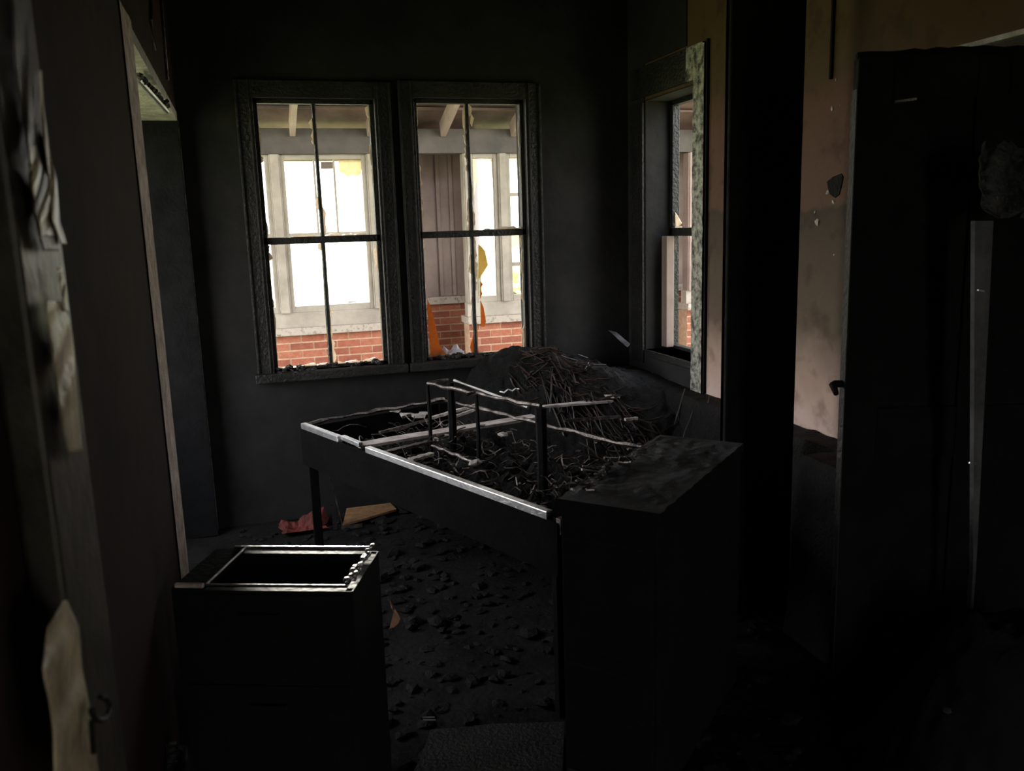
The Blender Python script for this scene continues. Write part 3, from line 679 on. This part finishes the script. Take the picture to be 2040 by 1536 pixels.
# foil-like debris heap at left wall
def lh(u, v):
    x, y = -.25+.065*u, 1.5+.46*v; e = min(1, 4*min(v, 1-v), 3*(1-u)+.1)
    return (x, y, max(0.0, (.44+.05*N3(x, y, 0, 14)+.025*N3(x, y, 3, 40))*sm(e)))
grid(lh, 24, 50).build('foil_debris', M['rubble'], label='small heap of glinting debris on the floor between left wall and cabinet', cat='debris', kind='stuff')
fb = MB()
for i in range(60):
    u, v = random.random()*.6, random.uniform(.25, .75); p = Vector(lh(u, v)); fb.blob(p+Vector((0, 0, .002)), random.uniform(.002, .006), (1.5, 1.5, .5))
fb.build('foil_flakes', M['foil'], label='bright foil flakes on the small debris heap at lower left', cat='flakes', kind='stuff')

# ---------------------------------------------------------------- charred door at the right
d0 = Vector((1.69, 2.12, 0)); dd = Vector((.452, -.145, 0)).normalized(); dn = Vector((-dd.y, dd.x, 0))
door = empty('charred_door', d0, 0, label='black charred panelled door standing open at the right', cat='door')
DW, DH = .76, 1.985
def dp(a, z, n=0): return d0+dd*a+dn*n+Vector((0, 0, z))
def dbox(a0, a1, z0, z1, n0=-.02, n1=.02):
    return MB().prism([dp(a0, z0), dp(a1, z0), dp(a1, z1), dp(a0, z1)], dn*(n1-n0))
for (a0_, a1_) in ((0, .10), (DW-.1, DW), (.335, .425)): dbox(a0_, a1_, .02, DH).build('stile', M['chardull'], door, bevel=.004)
for (z0_, z1_) in ((.02, .22), (.82, .98), (DH-.12, DH)):
    for (a0_, a1_) in ((.10, .335), (.425, DW-.1)): dbox(a0_, a1_, z0_, z1_).build('rail', M['chardull'], door, bevel=.003)
for (z0_, z1_) in ((.22, .82), (.98, DH-.12)):
    for (a0_, a1_) in ((.10, .335), (.425, DW-.1)): dbox(a0_, a1_, z0_, z1_, -.008, .008).build('panel', M['chardull'], door)
pts = [dp(a*DW/24, DH+.004+.006*N3(a, 0, 0, 1.3)) for a in range(25)]
MB().tube(pts, .016, 5, .3).build('burnt_top_edge', M['chardull'], door)
b = MB(); kb = dp(-.004, 1.055); b.tube([kb+dd*.02, kb-dd*.02, kb-dd*.03-dn*.01], [.010, .012, .008], 7); b.tube([kb-dd*.03-dn*.01, kb-dd*.034-dn*.05-Vector((0, 0, .02))], [.012, .008], 7)
b.build('handle', M['chardull'], door)
MB().bar(dp(-.001, .1), dp(-.001, 1.9), .04, .003, up=dd).build('edge_strip', M['char'], door)
MB().bar(dp(.105, DH-.123, -.021), dp(.165, DH-.117, -.021), .004, .006).build('panel_highlight', M['metaldark'], door)  # highlight on the upper panel recess, put in as a thin steel bar
# upright board leaning at the door
lb0, lb1 = at(1956, 440, Y=1.86), at(1938, 1130, Y=1.86)
le = empty('leaning_board', (lb1.x, lb1.y, 0), 0, label='narrow grey upright board leaning against the charred door', cat='board')
t0 = at(1938, 440, Y=1.84); t1 = at(1975, 440, Y=1.84); s0 = at(1935, 1130, Y=1.84); s1 = at(1941, 1130, Y=1.84)
g0 = s0.copy(); g1 = s1.copy(); g0.z = g1.z = .02
MB().prism([t0, t1, s1, g1, g0, s0], (0, .014, 0)).build('board', M['ash'], le)
for px, py in ((1953, 579), (1936, 923)):
    MB().bar(at(px-5, py-1, Y=1.828), at(px+7, py+1, Y=1.828), .004, .004).build('staple', M['metal'], le)
# sooty rag hanging at the door's right
def ragf(u, v):
    p = at(1962+90*u, 280+140*v, Y=1.80); return (p.x, p.y+.02*math.sin(u*11+v*3)+.012*N3(u, v, 0, 6), p.z-.02*abs(math.sin(u*9)))
rg = grid(ragf, 20, 20).build('sooty_rag', M['rubble'], label='sooty rag hanging over the right side of the charred door', cat='rag')
sd = rg.modifiers.new('thick', 'SOLIDIFY'); sd.thickness = .004

# ---------------------------------------------------------------- debris heap at bottom right
def bh(u, v):
    x, y = 1.42+.74*u, 1.35+.62*v
    r = math.hypot((x-1.88)/.44, (y-1.66)/.33)
    return (x, y, max(0, .46*sm(1.15-r)+(.05*N3(x, y, 0, 7)+.03*N3(x, y, 2, 22))*sm(1.2-r)))
grid(bh, 60, 50).build('burnt_bundle', M['chardull'], label='low mound of burnt cloth and rubble at the foot of the charred door', cat='debris', kind='stuff')
gz = at(1885, 1415, Z=.42)
MB().blob(gz, .008, (1.3, 1.3, .8)).build('metal_scrap', M['metal'], label='tiny shining metal scrap on the mound at bottom right', cat='scrap')

# ---------------------------------------------------------------- lintel pieces, top left
MB().tube([at(300, -40, X=XL+.03), at(300, 40, X=XL+.03), at(308, 100, X=XL+.03)], .006, 6).build('hanging_cable', M['metaldark'], label='thin cable hanging down the left wall above the doorway, nearer of two', cat='cable')
MB().tube([at(318, -40, X=XL+.03), at(327, 80, X=XL+.03), at(334, 160, X=XL+.03)], .006, 6).build('hanging_cable', M['metaldark'], label='thin cable hanging down the left wall above the doorway, nearer the corner', cat='cable')
tl = MB().tube([at(275, 158, Z=2.08), at(333, 222, Z=2.06)], .010, 8).build('lamp_tube', M['metal'], label='thin bare metal tube slung under the doorway lintel at top left', cat='tube')
b = MB()
for i in range(50):
    t = random.random(); p = at(275+60*t, 158+60*t-random.uniform(0, 12), Z=2.085)
    b.blob(p, random.uniform(.006, .014))
b.build('lintel_debris', M['rubble'], label='lumps of charred debris stuck under the doorway lintel', cat='debris', kind='stuff')

# ---------------------------------------------------------------- peeling door casing close on the left
Xj = -.215
jm = MB().box((XL, .98, 0), (Xj, 1.20, 2.6)).build('door_1', M['jamb'], bevel=.006, kind='structure')
def peel(rows, X, curl, nm, mt, parent):
    """rows: list of (x_left, x_right, y) in the photo; strip standing off the jamb"""
    def fn(u, v):
        t = v*(len(rows)-1); i = min(int(t), len(rows)-2); f_ = t-i
        a = [rows[i][k]*(1-f_)+rows[i+1][k]*f_ for k in range(3)]
        x = a[0]+(a[1]-a[0])*u
        p = at(x, a[2], X=X-.010+curl*(1-u)*.3+curl*.35*math.sin(u*5+v*17)*math.sin(math.pi*min(1, v*1.0)))
        return p
    o = grid(fn, 10, 60).build(nm, M[mt], parent, smooth=True)
    s = o.modifiers.new('thick', 'SOLIDIFY'); s.thickness = .0008
    return o
peel([(22, 52, -20), (28, 60, 120), (45, 72, 240), (56, 92, 300), (60, 104, 380), (70, 114, 440), (86, 116, 500)], -.196, .010, 'peeling_paint', 'jamb', jm)
peel([(76, 82, 140), (80, 86, 210), (88, 96, 290), (98, 112, 360), (104, 118, 440), (122, 132, 486)], -.192, .006, 'peeling_paint', 'peel', jm)
peel([(56, 70, 290), (60, 82, 330), (64, 96, 380), (76, 104, 430), (80, 108, 470)], -.194, .010, 'peeling_paint', 'peel', jm)
peel([(114, 120, 532), (120, 130, 570), (128, 136, 620)], -.192, .004, 'peeling_paint', 'peel', jm)
peel([(90, 120, 600), (92, 138, 640), (104, 146, 700), (110, 150, 760), (120, 156, 830), (134, 164, 900)], -.194, .008, 'peeling_paint', 'peel', jm)
sh_ = peel([(128, 134, 1196), (96, 158, 1250), (84, 164, 1330), (100, 178, 1400), (108, 190, 1480), (110, 205, 1600)], -.186, .012, 'torn_wallpaper', 'peel', jm)
b = MB(); hc = [at(200+18*math.cos(a), 1412+24*math.sin(a), X=-.176) for a in [math.radians(k) for k in range(-90, 190, 25)]]
b.tube(hc, .0028, 6); b.tube([at(182, 1436, X=-.178), at(186, 1500, X=-.18)], .0026, 6)
b.build('latch_hook', M['metalblack'], jm)
